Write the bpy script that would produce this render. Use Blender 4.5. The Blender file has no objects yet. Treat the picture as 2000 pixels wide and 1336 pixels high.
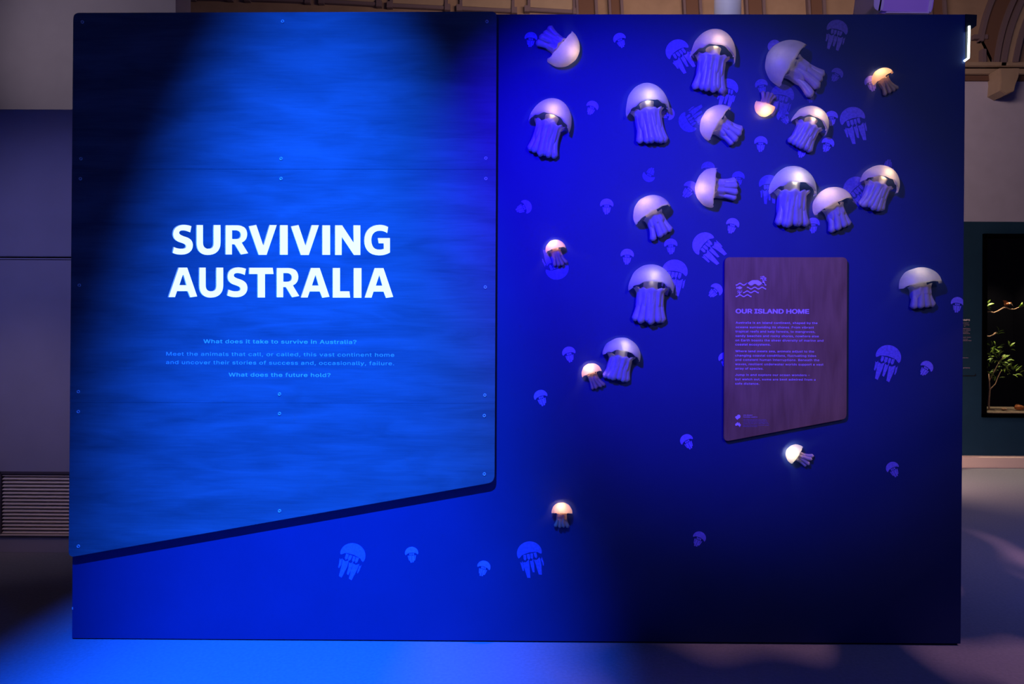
import bpy, bmesh, math, random
import numpy as np
from mathutils import Vector, Matrix
from mathutils.geometry import delaunay_2d_cdt
PI = math.pi
S = bpy.context.scene
COL = S.collection

# ------------------------------------------------------------------ camera
F_PX = 1333.0
CP = Vector((2.25231, -3.47307, 1.53320))
YAW, PIT, ROL = -4.81313e-3, -9.61165e-4, 4.97019e-3
_F = Vector((math.sin(YAW) * math.cos(PIT), math.cos(YAW) * math.cos(PIT), math.sin(PIT)))
_R0 = Vector((math.cos(YAW), -math.sin(YAW), 0))
_U0 = _R0.cross(_F)
_R = _R0 * math.cos(ROL) + _U0 * math.sin(ROL)
_U = -_R0 * math.sin(ROL) + _U0 * math.cos(ROL)
cd = bpy.data.cameras.new('camera')
cam = bpy.data.objects.new('camera', cd)
COL.objects.link(cam)
cd.sensor_width = 36
cd.lens = 36 * F_PX / 2000
cam.matrix_world = Matrix(((_R.x, _U.x, -_F.x, CP.x), (_R.y, _U.y, -_F.y, CP.y), (_R.z, _U.z, -_F.z, CP.z), (0, 0, 0, 1)))
S.camera = cam


def at(px, py, Y=0.0):
    """photo pixel -> point on the vertical plane y=Y"""
    d = _F * F_PX + _R * (px - 1000) - _U * (py - 668)
    return CP + d * ((Y - CP.y) / d.y)


# ------------------------------------------------------------------ world, exposure, lights
S.view_settings.view_transform = 'Standard'
S.view_settings.look = 'None'
S.view_settings.exposure = 0
S.view_settings.gamma = 1
w = bpy.data.worlds.new('world')
S.world = w
w.use_nodes = True
w.node_tree.nodes['Background'].inputs[0].default_value = (0.34, 0.26, 0.62, 1)
w.node_tree.nodes['Background'].inputs[1].default_value = 0.022


def aim(o, tgt):
    o.rotation_euler = (Vector(tgt) - o.location).to_track_quat('-Z', 'Y').to_euler()


def spot(name, loc, tgt, col, power, angle, blend, radius=0.03):
    l = bpy.data.lights.new(name, 'SPOT')
    l.color, l.energy, l.spot_size, l.spot_blend, l.shadow_soft_size = col, power, math.radians(angle), blend, radius
    o = bpy.data.objects.new(name, l)
    COL.objects.link(o)
    o.location = loc
    aim(o, tgt)
    return o


def area(name, loc, tgt, col, power, sx, sy):
    l = bpy.data.lights.new(name, 'AREA')
    l.shape = 'RECTANGLE'
    l.color, l.energy, l.size, l.size_y = col, power, sx, sy
    o = bpy.data.objects.new(name, l)
    COL.objects.link(o)
    o.location = loc
    aim(o, tgt)
    return o


# blue and violet spotlights from the ceiling; the two washes are added fill
bs = spot('blue_spotlight', (1.22, -3.8, 6.2), (1.24, 0, -1.0), (0.004, 0.100, 1.0), 12000, 56, 1.0, 0.03)
bs.scale = (0.445, 1.0, 1.0)
spot('violet_spotlight', (1.35, -2.8, 3.6), (2.90, 0, 2.15), (0.013, 0.0, 1.0), 1750, 42, 1.0, 0.04)
spot('front_wash', (4.4, -5.0, 3.6), (3.55, 0, 1.95), (1.0, 0.74, 0.72), 165, 38, 1.0, 0.25)  # added fill, lifts the warm tones on the right half
area('blue_wash', (4.6, -3.2, 4.6), (3.9, 0, 1.4), (0.02, 0.12, 1.0), 20, 1.0, 0.6)  # added fill, brightens the prints on the right
# added fill lights without fixtures, brightening the rest of the hall
area('hall_warm_wash', (4.5, 2.6, 5.6), (5.0, 6.5, 4.2), (1.0, 0.66, 0.50), 120, 4.0, 0.8)
spot('hall_left_wash', (-3.2, 0.6, 4.6), (-1.4, 3.0, 4.3), (1.0, 0.82, 0.92), 85, 70, 1.0, 0.2)
spot('vent_fill', (-1.1, -0.6, 3.4), (-1.25, 1.4, 0.55), (1.0, 0.72, 0.72), 36, 34, 1.0, 0.1)  # added to brighten the slats
spot('left_blue_wash', (-1.6, -1.6, 3.4), (-0.9, 1.4, 1.75), (0.38, 0.36, 1.0), 105, 52, 1.0, 0.2)
area('step_warm_fill', (6.1, 4.2, 0.9), (7.2, 5.0, 0.05), (1.0, 0.62, 0.46), 30, 1.2, 0.1)  # added out of view behind the partition to brighten the step
spot('floor_blue_wash', (7.5, -1.0, 4.5), (7.2, 1.2, 0), (0.22, 0.26, 1.0), 300, 80, 1.0, 0.3)

spot('duct_fill', (3.3, 0.6, 5.6), (4.14, 2.5, 4.5), (0.78, 0.72, 1.0), 130, 30, 1.0, 0.1)  # added to brighten the duct
spot('projector_fill', (4.6, -0.2, 5.3), (5.17, 1.6, 4.1), (0.55, 0.34, 1.0), 75, 30, 1.0, 0.1)  # added to brighten the housing, not the projector's own beam

# a gobo projector that throws rippled light patches on the floor
g = spot('ripple_projector', (8.6, -0.16, 4.0), (4.6, -0.1, 0), (1.0, 0.62, 0.78), 520, 62, 0.6, 0.01)
g.data.use_nodes = True
nt = g.data.node_tree
em = nt.nodes['Emission']
tc = nt.nodes.new('ShaderNodeTexCoord')
mp = nt.nodes.new('ShaderNodeMapping')
mp.inputs['Scale'].default_value = (1.0, 3.2, 1)
mp.inputs['Rotation'].default_value = (0, 0, 0.25)
mp.inputs['Location'].default_value = (0.42, 0.3, 0.1)
nz = nt.nodes.new('ShaderNodeTexNoise')
nz.inputs['Scale'].default_value = 3.2
nz.inputs['Detail'].default_value = 1.0
cr = nt.nodes.new('ShaderNodeValToRGB')
cr.color_ramp.elements[0].position, cr.color_ramp.elements[1].position = 0.50, 0.56
cr.color_ramp.elements[0].color = (0.03, 0.04, 0.14, 1)
cr.color_ramp.elements[1].color = (1, 0.75, 0.85, 1)
nt.links.new(tc.outputs['Normal'], mp.inputs['Vector'])
nt.links.new(mp.outputs[0], nz.inputs['Vector'])
nt.links.new(nz.outputs['Fac'], cr.inputs['Fac'])
nt.links.new(cr.outputs['Color'], em.inputs['Color'])


# ------------------------------------------------------------------ materials
def new_mat(name):
    m = bpy.data.materials.new(name)
    m.use_nodes = True
    nt = m.node_tree
    return m, nt, nt.nodes['Principled BSDF']


def mat(name, col, rough=0.6, metal=0.0, spec=0.4, noise=0.0, nscale=30, bump=0.0, bscale=200, emit=None, estr=0.0, stretch=(1, 1, 1)):
    m, nt, b = new_mat(name)
    b.inputs['Base Color'].default_value = (*col, 1)
    b.inputs['Roughness'].default_value = rough
    b.inputs['Metallic'].default_value = metal
    b.inputs['Specular IOR Level'].default_value = spec
    tc = nt.nodes.new('ShaderNodeTexCoord')
    mp = nt.nodes.new('ShaderNodeMapping')
    mp.inputs['Scale'].default_value = stretch
    nt.links.new(tc.outputs['Object'], mp.inputs[0])
    if noise:
        n = nt.nodes.new('ShaderNodeTexNoise')
        n.inputs['Scale'].default_value = nscale
        n.inputs['Detail'].default_value = 5
        r = nt.nodes.new('ShaderNodeValToRGB')
        r.color_ramp.elements[0].position, r.color_ramp.elements[1].position = 0.3, 0.7
        r.color_ramp.elements[0].color = (*[c * (1 - noise) for c in col], 1)
        r.color_ramp.elements[1].color = (*[min(1, c * (1 + noise)) for c in col], 1)
        nt.links.new(mp.outputs[0], n.inputs['Vector'])
        nt.links.new(n.outputs['Fac'], r.inputs['Fac'])
        nt.links.new(r.outputs['Color'], b.inputs['Base Color'])
    if bump:
        n = nt.nodes.new('ShaderNodeTexNoise')
        n.inputs['Scale'].default_value = bscale
        bp = nt.nodes.new('ShaderNodeBump')
        bp.inputs['Strength'].default_value = bump
        bp.inputs['Distance'].default_value = 0.002
        nt.links.new(mp.outputs[0], n.inputs['Vector'])
        nt.links.new(n.outputs['Fac'], bp.inputs['Height'])
        nt.links.new(bp.outputs[0], b.inputs['Normal'])
    if emit:
        b.inputs['Emission Color'].default_value = (*emit, 1)
        b.inputs['Emission Strength'].default_value = estr
    return m


def wood_mat(name, dark, light, sc, vertical=False):
    """stained plywood: broad flowing figure plus fine pores along the grain"""
    m, nt, b = new_mat(name)
    N, L = nt.nodes.new, nt.links.new
    tc = N('ShaderNodeTexCoord')
    st = (6, 6, 1) if vertical else (1, 6, 6)
    mp = N('ShaderNodeMapping'); mp.inputs['Scale'].default_value = st
    L(tc.outputs['Object'], mp.inputs[0])
    n1 = N('ShaderNodeTexNoise'); n1.inputs['Scale'].default_value = sc; n1.inputs['Detail'].default_value = 6
    n1.inputs['Distortion'].default_value = 1.2
    L(mp.outputs[0], n1.inputs['Vector'])
    mp2 = N('ShaderNodeMapping'); mp2.inputs['Scale'].default_value = (90, 90, 4) if vertical else (4, 90, 90)
    L(tc.outputs['Object'], mp2.inputs[0])
    n2 = N('ShaderNodeTexNoise'); n2.inputs['Scale'].default_value = 1.5; n2.inputs['Detail'].default_value = 3
    L(mp2.outputs[0], n2.inputs['Vector'])
    mp3 = N('ShaderNodeMapping'); mp3.inputs['Scale'].default_value = (7, 1, .8) if vertical else (.8, 1, 1.2)
    L(tc.outputs['Object'], mp3.inputs[0])
    wv = N('ShaderNodeTexWave'); wv.wave_type = 'RINGS'; wv.inputs['Scale'].default_value = 1.1
    wv.inputs['Distortion'].default_value = 9; wv.inputs['Detail'].default_value = 3; wv.inputs['Detail Scale'].default_value = 1.2
    L(mp3.outputs[0], wv.inputs['Vector'])
    m1 = N('ShaderNodeMix'); m1.data_type = 'FLOAT'; m1.inputs[0].default_value = 0.30
    L(n1.outputs['Fac'], m1.inputs[2]); L(n2.outputs['Fac'], m1.inputs[3])
    m2 = N('ShaderNodeMix'); m2.data_type = 'FLOAT'; m2.inputs[0].default_value = 0.16
    L(m1.outputs[0], m2.inputs[2]); L(wv.outputs['Fac'], m2.inputs[3])
    r = N('ShaderNodeValToRGB')
    r.color_ramp.elements[0].position, r.color_ramp.elements[1].position = 0.30, 0.68
    r.color_ramp.elements[0].color, r.color_ramp.elements[1].color = (*dark, 1), (*light, 1)
    L(m2.outputs[0], r.inputs['Fac']); L(r.outputs['Color'], b.inputs['Base Color'])
    b.inputs['Roughness'].default_value = 0.55
    b.inputs['Specular IOR Level'].default_value = 0.25
    bp = N('ShaderNodeBump'); bp.inputs['Strength'].default_value = 0.15; bp.inputs['Distance'].default_value = 0.001
    L(n2.outputs['Fac'], bp.inputs['Height']); L(bp.outputs[0], b.inputs['Normal'])
    return m


def resin_mat(name, col, trans=0.45, rough=0.35):
    """frosted cast resin that lets light through"""
    m = bpy.data.materials.new(name)
    m.use_nodes = True
    nt = m.node_tree
    nt.nodes.clear()
    N, L = nt.nodes.new, nt.links.new
    out = N('ShaderNodeOutputMaterial')
    tc = N('ShaderNodeTexCoord')
    n = N('ShaderNodeTexNoise'); n.inputs['Scale'].default_value = 22; n.inputs['Detail'].default_value = 4
    L(tc.outputs['Object'], n.inputs['Vector'])
    r = N('ShaderNodeValToRGB')
    r.color_ramp.elements[0].position, r.color_ramp.elements[1].position = 0.3, 0.65
    r.color_ramp.elements[0].color = (*[c * 0.84 for c in col], 1)
    r.color_ramp.elements[1].color = (*col, 1)
    L(n.outputs['Fac'], r.inputs['Fac'])
    n2 = N('ShaderNodeTexNoise'); n2.inputs['Scale'].default_value = 260; n2.inputs['Detail'].default_value = 3
    L(tc.outputs['Object'], n2.inputs['Vector'])
    bp = N('ShaderNodeBump'); bp.inputs['Strength'].default_value = 0.35; bp.inputs['Distance'].default_value = 0.002
    L(n2.outputs['Fac'], bp.inputs['Height'])
    d = N('ShaderNodeBsdfDiffuse'); t = N('ShaderNodeBsdfTranslucent'); g = N('ShaderNodeBsdfGlossy')
    g.inputs['Roughness'].default_value = rough
    g.inputs['Color'].default_value = (0.7, 0.7, 0.7, 1)
    for s in (d, t):
        L(r.outputs['Color'], s.inputs['Color'])
    for s in (d, g):
        L(bp.outputs[0], s.inputs['Normal'])
    a = N('ShaderNodeMixShader'); a.inputs[0].default_value = trans
    L(d.outputs[0], a.inputs[1]); L(t.outputs[0], a.inputs[2])
    c = N('ShaderNodeMixShader'); c.inputs[0].default_value = 0.05
    L(a.outputs[0], c.inputs[1]); L(g.outputs[0], c.inputs[2])
    L(c.outputs[0], out.inputs['Surface'])
    return m


M = {}
WALLC = (0.013, 0.036, 0.16)
M['wall'] = mat('navy_paint', WALLC, 0.55, spec=0.25, noise=0.05, nscale=3, bump=0.1, bscale=300)
M['plinth'] = mat('plinth_black', (0.01, 0.01, 0.012), 0.8)
M['wood'] = wood_mat('stained_plywood', (0.085, 0.105, 0.115), (0.145, 0.175, 0.19), 2.2)
M['plaque_wood'] = wood_mat('brown_plywood', (0.27, 0.135, 0.062), (0.40, 0.215, 0.10), 3.0, vertical=True)
M['letter'] = mat('lit_letter_face', (0.85, 0.88, 0.9), 0.35, noise=0.03, nscale=9, emit=(0.84, 0.97, 1.0), estr=1.0)
M['letter_side'] = mat('letter_edge', (0.12, 0.45, 0.7), 0.3)  # cyan backlight on the cut walls is put into this colour
M['print_text'] = mat('pale_print', (0.70, 0.78, 0.85), 0.7, noise=0.12, nscale=25)
M['plaque_text'] = mat('lilac_print', (0.95, 0.66, 0.80), 0.7)
M['plaque_small'] = mat('dim_lilac_print', (0.36, 0.28, 0.44), 0.7)
M['screw'] = mat('steel_cup_washer', (0.75, 0.75, 0.78), 0.35, metal=0.3)
M['dark'] = mat('dark_hole', (0.005, 0.005, 0.006), 0.8)
M['resin'] = resin_mat('frosted_resin', (0.74, 0.70, 0.64))
M['resin_arm'] = resin_mat('frosted_resin_arm', (0.70, 0.66, 0.66), trans=0.3, rough=0.25)
M['resin_glow'] = resin_mat('amber_resin', (0.72, 0.60, 0.48), trans=0.55)
M['carpet'] = mat('hall_carpet', (0.24, 0.25, 0.30), 0.9, spec=0.1, noise=0.08, nscale=60, bump=0.4, bscale=500)
M['grey_wall'] = mat('grey_violet_paint', (0.36, 0.34, 0.40), 0.8, spec=0.15, noise=0.04, nscale=4, bump=0.1)
M['panel_paint'] = mat('pale_panel_paint', (0.40, 0.38, 0.50), 0.7, spec=0.2, noise=0.04, nscale=4)
M['vent'] = mat('vent_metal', (0.85, 0.74, 0.66), 0.5, spec=0.4)
M['vent_frame'] = mat('vent_frame_metal', (0.10, 0.08, 0.11), 0.6)
M['teal'] = mat('dark_teal_paint', (0.012, 0.045, 0.09), 0.8, spec=0.15, noise=0.06, nscale=4)
M['back'] = mat('warm_plaster', (0.40, 0.29, 0.23), 0.85, spec=0.1, noise=0.08, nscale=5, bump=0.1)
M['back_low'] = mat('grey_plaster', (0.60, 0.60, 0.85), 0.85, spec=0.1, noise=0.04, nscale=4)
M['rib'] = mat('brown_rib_paint', (0.19, 0.11, 0.09), 0.85, spec=0.1)
M['mould'] = mat('violet_grey_moulding', (0.22, 0.17, 0.22), 0.8, spec=0.1)
M['cream'] = mat('cream_panel', (0.46, 0.36, 0.29), 0.85, spec=0.1, noise=0.05, nscale=6)
M['pipe'] = mat('white_pipe_paint', (0.62, 0.62, 0.74), 0.5)
M['lampshell'] = mat('lilac_lit_plastic', (0.5, 0.35, 0.75), 0.4)  # white housing with the purple light on it put into the colour
M['lamprim'] = mat('pale_plastic', (0.6, 0.6, 0.75), 0.4)
M['black'] = mat('black_metal', (0.008, 0.008, 0.009), 0.6)
M['led'] = mat('led_strip', (0.9, 0.9, 0.9), 0.4, emit=(0.75, 0.95, 1.0), estr=6)
M['case'] = mat('case_black', (0.0015, 0.0015, 0.002), 0.9, spec=0.0)
M['leaf'] = mat('green_leaf', (0.22, 0.36, 0.04), 0.45, noise=0.35, nscale=12)
M['bark'] = mat('brown_bark', (0.42, 0.25, 0.15), 0.8, noise=0.3, nscale=40)
M['rust'] = mat('rust_feather', (0.30, 0.09, 0.02), 0.7, noise=0.4, nscale=60)
M['white'] = mat('white_feather', (0.7, 0.66, 0.6), 0.7)
M['step'] = mat('pale_step_edge', (0.90, 0.70, 0.60), 0.7)
M['litter'] = mat('leaf_litter', (0.20, 0.15, 0.11), 0.9, noise=0.4, nscale=40)
M['whitetext'] = mat('white_print', (0.7, 0.7, 0.75), 0.7)
PR = []
for k, a in enumerate((1.0, 0.72, 0.5, 0.32, 0.2)):   # ink strengths, from clear to faint
    full = (0.30, 0.24, 0.95)
    PR.append(mat('jellyfish_ink_%s' % 'abcde'[k], tuple(WALLC[i] * (1 - a) + full[i] * a for i in range(3)), 0.6, spec=0.25, noise=0.18, nscale=90))


# ------------------------------------------------------------------ helpers
def tag(o, label=None, cat=None, group=None, kind=None):
    if label: o['label'] = label
    if cat: o['category'] = cat
    if group: o['group'] = group
    if kind: o['kind'] = kind
    return o


def thing(name, loc, label, cat, group=None, rot=(0, 0, 0)):
    o = bpy.data.objects.new(name, None)
    o.empty_display_size = 0.05
    COL.objects.link(o)
    o.location = loc
    o.rotation_euler = rot
    return tag(o, label, cat, group)


def obj(name, me, m=None, parent=None, smooth=False, local=True):
    """link a mesh; local=False keeps world coordinates under a moved parent"""
    o = bpy.data.objects.new(name, me)
    COL.objects.link(o)
    if m is not None:
        me.materials.append(m)
    if parent is not None:
        o.parent = parent
        if not local:
            ro = parent
            loc = Vector((0, 0, 0))
            while ro is not None:
                loc += ro.location
                ro = ro.parent
            o.location = -loc
    if smooth:
        for p in me.polygons:
            p.use_smooth = True
    return o


def mesh(verts, faces):
    me = bpy.data.meshes.new('m')
    me.from_pydata([tuple(v) for v in verts], [], faces)
    me.update()
    return me


def fix(me):
    bm = bmesh.new(); bm.from_mesh(me)
    bmesh.ops.recalc_face_normals(bm, faces=bm.faces)
    bm.to_mesh(me); bm.free()
    return me


def boxes(lst, bev=0.0):
    """list of (x0,x1,y0,y1,z0,z1)"""
    bm = bmesh.new()
    for (x0, x1, y0, y1, z0, z1) in lst:
        r = bmesh.ops.create_cube(bm, size=1)
        for v in r['verts']:
            v.co = Vector((x0 + (v.co.x + .5) * (x1 - x0), y0 + (v.co.y + .5) * (y1 - y0), z0 + (v.co.z + .5) * (z1 - z0)))
    if bev:
        bmesh.ops.bevel(bm, geom=list(bm.edges), offset=bev, segments=2, affect='EDGES', clamp_overlap=True)
    me = bpy.data.meshes.new('m'); bm.to_mesh(me); bm.free()
    return me


def prism(pts, y0, y1, bev=0.0):
    """polygon of world (x,z) points extruded from y0 (front, nearer) to y1"""
    bm = bmesh.new()
    a = [bm.verts.new((p[0], y0, p[1])) for p in pts]
    b = [bm.verts.new((p[0], y1, p[1])) for p in pts]
    f = bm.faces.new(a)
    bm.faces.new(b[::-1])
    n = len(pts)
    for i in range(n):
        bm.faces.new((a[i], b[i], b[(i + 1) % n], a[(i + 1) % n]))
    bmesh.ops.recalc_face_normals(bm, faces=bm.faces)
    if bev:
        bmesh.ops.bevel(bm, geom=list(f.edges), offset=bev, segments=2, affect='EDGES', clamp_overlap=True)
    me = bpy.data.meshes.new('m'); bm.to_mesh(me); bm.free()
    return me


def pz(px, py, Y):
    p = at(px, py, Y)
    return (p.x, p.z)


def quad_prism(pxs, Y, th, bev=0.0):
    return prism([pz(x, y, Y) for x, y in pxs], Y, Y + th, bev)


def rounded(pts, rad):
    """round the corners of a px polygon; rad per corner"""
    out = []
    n = len(pts)
    for i in range(n):
        p, a, b = Vector(pts[i]), Vector(pts[i - 1]), Vector(pts[(i + 1) % n])
        r = rad[i]
        if r <= 0:
            out.append(tuple(p)); continue
        da, db = (a - p).normalized(), (b - p).normalized()
        p0, p1 = p + da * r, p + db * r
        for k in range(7):
            t = k / 6
            out.append(tuple(p0 * (1 - t) ** 2 + p * 2 * t * (1 - t) + p1 * t ** 2))
    return out


def loft(rings, caps=True, closed=True):
    vs, fs = [], []
    n = len(rings[0])
    for r in rings:
        vs += [tuple(v) for v in r]
    for i in range(len(rings) - 1):
        for j in range(n if closed else n - 1):
            k = (j + 1) % n
            fs.append((i * n + j, i * n + k, (i + 1) * n + k, (i + 1) * n + j))
    if caps:
        fs.append(tuple(range(n))[::-1])
        fs.append(tuple(range((len(rings) - 1) * n, len(rings) * n)))
    return fix(mesh(vs, fs))


def tube(pts, rads, n=8):
    rings = []
    for i, p in enumerate(pts):
        p = Vector(p)
        d = (Vector(pts[min(i + 1, len(pts) - 1)]) - Vector(pts[max(i - 1, 0)])).normalized()
        u = d.cross(Vector((0.13, 1, 0.21))).normalized()
        v = d.cross(u).normalized()
        rings.append([p + (u * math.cos(a) + v * math.sin(a)) * rads[i] for a in [2 * PI * k / n for k in range(n)]])
    return loft(rings)


def curve_mesh(splines, Y0, th, res=4):
    """splines: closed polylines of world (x,z) -> solid sheet standing th in front of plane y=Y0"""
    pts, edges = [], []
    for sp_ in splines:
        b0, n = len(pts), len(sp_)
        pts += [Vector((p[0], p[1])) for p in sp_]
        edges += [(b0 + i, b0 + (i + 1) % n) for i in range(n)]
    V, E_, F_, _a, _b, _c = delaunay_2d_cdt(pts, edges, [], 0, 1e-7)
    def inside(x, y):
        c = False
        for sp_ in splines:
            n = len(sp_)
            for i in range(n):
                (x1, y1), (x2, y2) = sp_[i][:2], sp_[(i + 1) % n][:2]
                if (y1 > y) != (y2 > y) and x < (x2 - x1) * (y - y1) / (y2 - y1) + x1:
                    c = not c
        return c
    F_ = [f for f in F_ if inside(sum(V[i].x for i in f) / 3, sum(V[i].y for i in f) / 3)]
    N = len(V)
    vs = [(v.x, Y0 - th, v.y) for v in V] + [(v.x, Y0, v.y) for v in V]
    fs = [tuple(f) for f in F_] + [tuple(i + N for i in f[::-1]) for f in F_]
    cnt = {}
    for f in F_:
        for i in range(3):
            e = (f[i], f[(i + 1) % 3])
            if (e[1], e[0]) in cnt: del cnt[(e[1], e[0])]
            else: cnt[e] = 1
    fs += [(a, b, b + N, a + N) for a, b in cnt]
    return fix(mesh(vs, fs))


TXT = []
try:      # the sans-serif that ships inside Blender itself
    import os
    FONT = bpy.data.fonts.load(os.path.join(bpy.utils.resource_path('LOCAL'), 'datafiles', 'fonts', 'Inter.woff2'))
except Exception:
    FONT = None


def text_line(body, x0, x1, ybase, Y, m, parent, cap=None, bold=0.0, th=0.0006, name='text_line', space=1.07, xmode='fit'):
    TXT.append((body, x0, x1, ybase, Y, m, parent, cap, bold, th, name, space))


def glyph_mesh(o, dg):
    """union of all glyph contours of a text object (nonzero winding), as a thin solid z -0.5..0.5"""
    cu = o.to_curve(dg, apply_modifiers=False)
    pts, edges = [], []
    for sp_ in cu.splines:
        bp_ = sp_.bezier_points
        n = len(bp_)
        if n < 2: continue
        poly = []
        for i in range(n):
            a, b = bp_[i], bp_[(i + 1) % n]
            p0, p1, p2, p3 = a.co, a.handle_right, b.handle_left, b.co
            d = p3 - p0
            fl = max(abs((p1 - p0).cross(d).z), abs((p2 - p0).cross(d).z)) / max(d.length, 1e-9)
            m_ = 1 if fl < 1e-3 else 4
            for k in range(m_):
                t = k / m_
                q = p0 * (1 - t) ** 3 + p1 * 3 * t * (1 - t) ** 2 + p2 * 3 * t * t * (1 - t) + p3 * t ** 3
                poly.append((q.x, q.y))
        b0, m_ = len(pts), len(poly)
        pts += poly
        edges += [(b0 + i, b0 + (i + 1) % m_) for i in range(m_)]
    o.to_curve_clear()
    V, E_, F_, _a, _b, _c = delaunay_2d_cdt([Vector(p) for p in pts], edges, [], 0, 1e-6)
    P = np.array(pts); Ed = np.array(edges)
    A, B = P[Ed[:, 0]], P[Ed[:, 1]]
    VV = np.array([(v.x, v.y) for v in V]); FF = np.array([tuple(f) for f in F_])
    C = VV[FF].mean(1)
    x, y = C[:, 0:1], C[:, 1:2]
    up = (A[:, 1] <= y) & (B[:, 1] > y); dn = (A[:, 1] > y) & (B[:, 1] <= y)
    cr_ = (B[:, 0] - A[:, 0]) * (y - A[:, 1]) - (x - A[:, 0]) * (B[:, 1] - A[:, 1])
    wn = (up & (cr_ > 0)).sum(1) - (dn & (cr_ < 0)).sum(1)
    FF = FF[wn != 0]
    N = len(V)
    vs = [(v.x, v.y, .5) for v in V] + [(v.x, v.y, -.5) for v in V]
    fs = [tuple(int(i) for i in f) for f in FF]
    es = {}
    for f in fs:
        for i in range(3):
            e = (f[i], f[(i + 1) % 3])
            if (e[1], e[0]) in es: del es[(e[1], e[0])]
            else: es[e] = 1
    fs += [(b, a, a + N, b + N) for a, b in es]
    return mesh(vs, fs)


def flush_text():
    tmp = []
    for t in TXT:
        cu = bpy.data.curves.new('t', 'FONT')
        cu.body = t[0]; cu.resolution_u = 3; cu.offset = t[8]; cu.space_character = t[11]; cu.offset = 0; cu.extrude = 0.5
        if FONT: cu.font = FONT
        o = bpy.data.objects.new('t', cu)
        COL.objects.link(o)
        tmp.append(o)
    bpy.context.view_layer.update()
    dg = bpy.context.evaluated_depsgraph_get()
    for o, t in zip(tmp, TXT):
        body, x0, x1, yb, Y, m, parent, cap, bold, th, name, sp = t
        me = glyph_mesh(o, dg)
        xs = [v.co.x for v in me.vertices]
        a, b = min(xs), max(xs)
        P0, P1 = at(x0, yb, Y), at(x1, yb, Y)
        sx = (P1.x - P0.x) / (b - a)
        sz = sx
        if cap:  # cap height of the built-in font is about 0.73
            sz = cap * ((Y - CP.y) / F_PX) / 0.73
        slope = 0.0
        if bold:   # thicken the strokes with shifted copies
            V = [v.co.copy() for v in me.vertices]; P_ = [tuple(p.vertices) for p in me.polygons]; n_ = 8
            vs, fs = [], []
            for q, (ox, oy) in enumerate([(bold * math.cos(k_ * PI / 4 + .39), bold * .8 * math.sin(k_ * PI / 4 + .39)) for k_ in range(8)]):
                vs += [(v.x + ox, v.y + oy, v.z * (1 + q * .02)) for v in V]
                fs += [tuple(i_ + q * len(V) for i_ in f) for f in P_]
            me = mesh(vs, fs)
        for v in me.vertices:
            v.co = Vector((P0.x + (v.co.x - a) * sx, Y - th * abs(v.co.z) * 2 * (1 if v.co.z > 0 else 0), P0.z + v.co.y * sz))
        cu = o.data
        bpy.data.objects.remove(o); bpy.data.curves.remove(cu)
        me.materials.clear()
        obj(name, me, m, parent, local=False)
    TXT.clear()


# ------------------------------------------------------------------ floor and rooms behind
fl = obj('floor', boxes([(-9, 14, -6.5, 9, -0.1, 0)]), M['carpet'])
tag(fl, kind='structure', label='dark grey-blue carpet lit by blue light')

YL = 1.41   # front of the panelled wall on the left
def struct(name, me, m, label=None):
    o = obj(name, me, m); tag(o, label, kind='structure'); return o
def row(py, Y, px=70): return at(px, py, Y).z
xl, xr = -4.0, at(260, 600, YL).x
zt, zg0, zg1, zg2 = row(213.5, YL), row(501, YL), row(504, YL), row(506.5, YL)
zg3 = row(508, YL)
v0, v1 = row(921, YL), row(1047, YL)
vx0 = at(1, 980, YL).x
wl = tag(thing('wall_left', (0, 0, 0), None, None), 'pale painted panelled wall with a ledge top, left of the exhibit', kind='structure')
obj('upper_panel', boxes([(xl, xr, YL, YL + 0.35, zg0, zt)], 0.004), M['panel_paint'], wl)
obj('rail', boxes([(xl, xr, YL + 0.002, YL + 0.3, zg2, zg1)], 0.001), M['panel_paint'], wl)
obj('lower_panel', boxes([(xl, xr, YL, YL + 0.35, v1, zg3), (xl, vx0, YL, YL + 0.35, v0 - 0.26, v1), (vx0, xr, YL, YL + 0.35, 0.002, v0), (xl, vx0, YL, YL + 0.35, 0.002, v0)]) if v1 > v0 else
    boxes([(xl, xr, YL, YL + 0.35, v0, zg3), (xl, vx0, YL, YL + 0.35, v1, v0), (xl, xr, YL, YL + 0.35, 0.001, v1)]), M['panel_paint'], wl)
obj('groove_backing', boxes([(xl, xr, YL + 0.03, YL + 0.3, zg3, zg0)]), M['dark'], wl)
# vent
vt = thing('wall_vent', (at(70, 1047, YL).x, YL, v1), 'wide louvred metal vent low in the left wall', 'vent')
vL, vR = vx0, xr - 0.01
obj('frame', boxes([(vL, vR, YL - 0.012, YL + 0.05, row(926, YL), v0), (vL, vR, YL - 0.012, YL + 0.05, v1, row(1045, YL)), (vL, at(4, 980, YL).x, YL - 0.012, YL + 0.05, v1, v0)], 0.001), M['vent_frame'], vt, local=False)
obj('sill_strip', boxes([(vL, vR, YL - 0.02, YL + 0.0, row(1045, YL), row(1043, YL))]), M['vent'], vt, local=False)
obj('backing', boxes([(vL, vR, YL + 0.055, YL + 0.07, v1, v0)]), M['dark'], vt, local=False)
sx0 = at(5, 980, YL).x
for k in range(17):
    zc = row(927.5 + (1039 - 927.5) * k / 16, YL)
    d = 0.5 * 6.9 / F_PX * (YL - CP.y)
    vs = [(sx0 + dx, YL + y, zc + z) for dx in (0,) for (y, z) in ((-0.006, -d * .55), (0.0, -d * .75), (0.030, d * .75), (0.024, d * .95))]
    vs += [(vR, a[1], a[2]) for a in vs]
    me = fix(mesh(vs, [(0, 1, 2, 3), (7, 6, 5, 4), (0, 4, 5, 1), (1, 5, 6, 2), (2, 6, 7, 3), (3, 7, 4, 0)]))
    obj('slat', me, M['vent'], vt, local=False)

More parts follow.
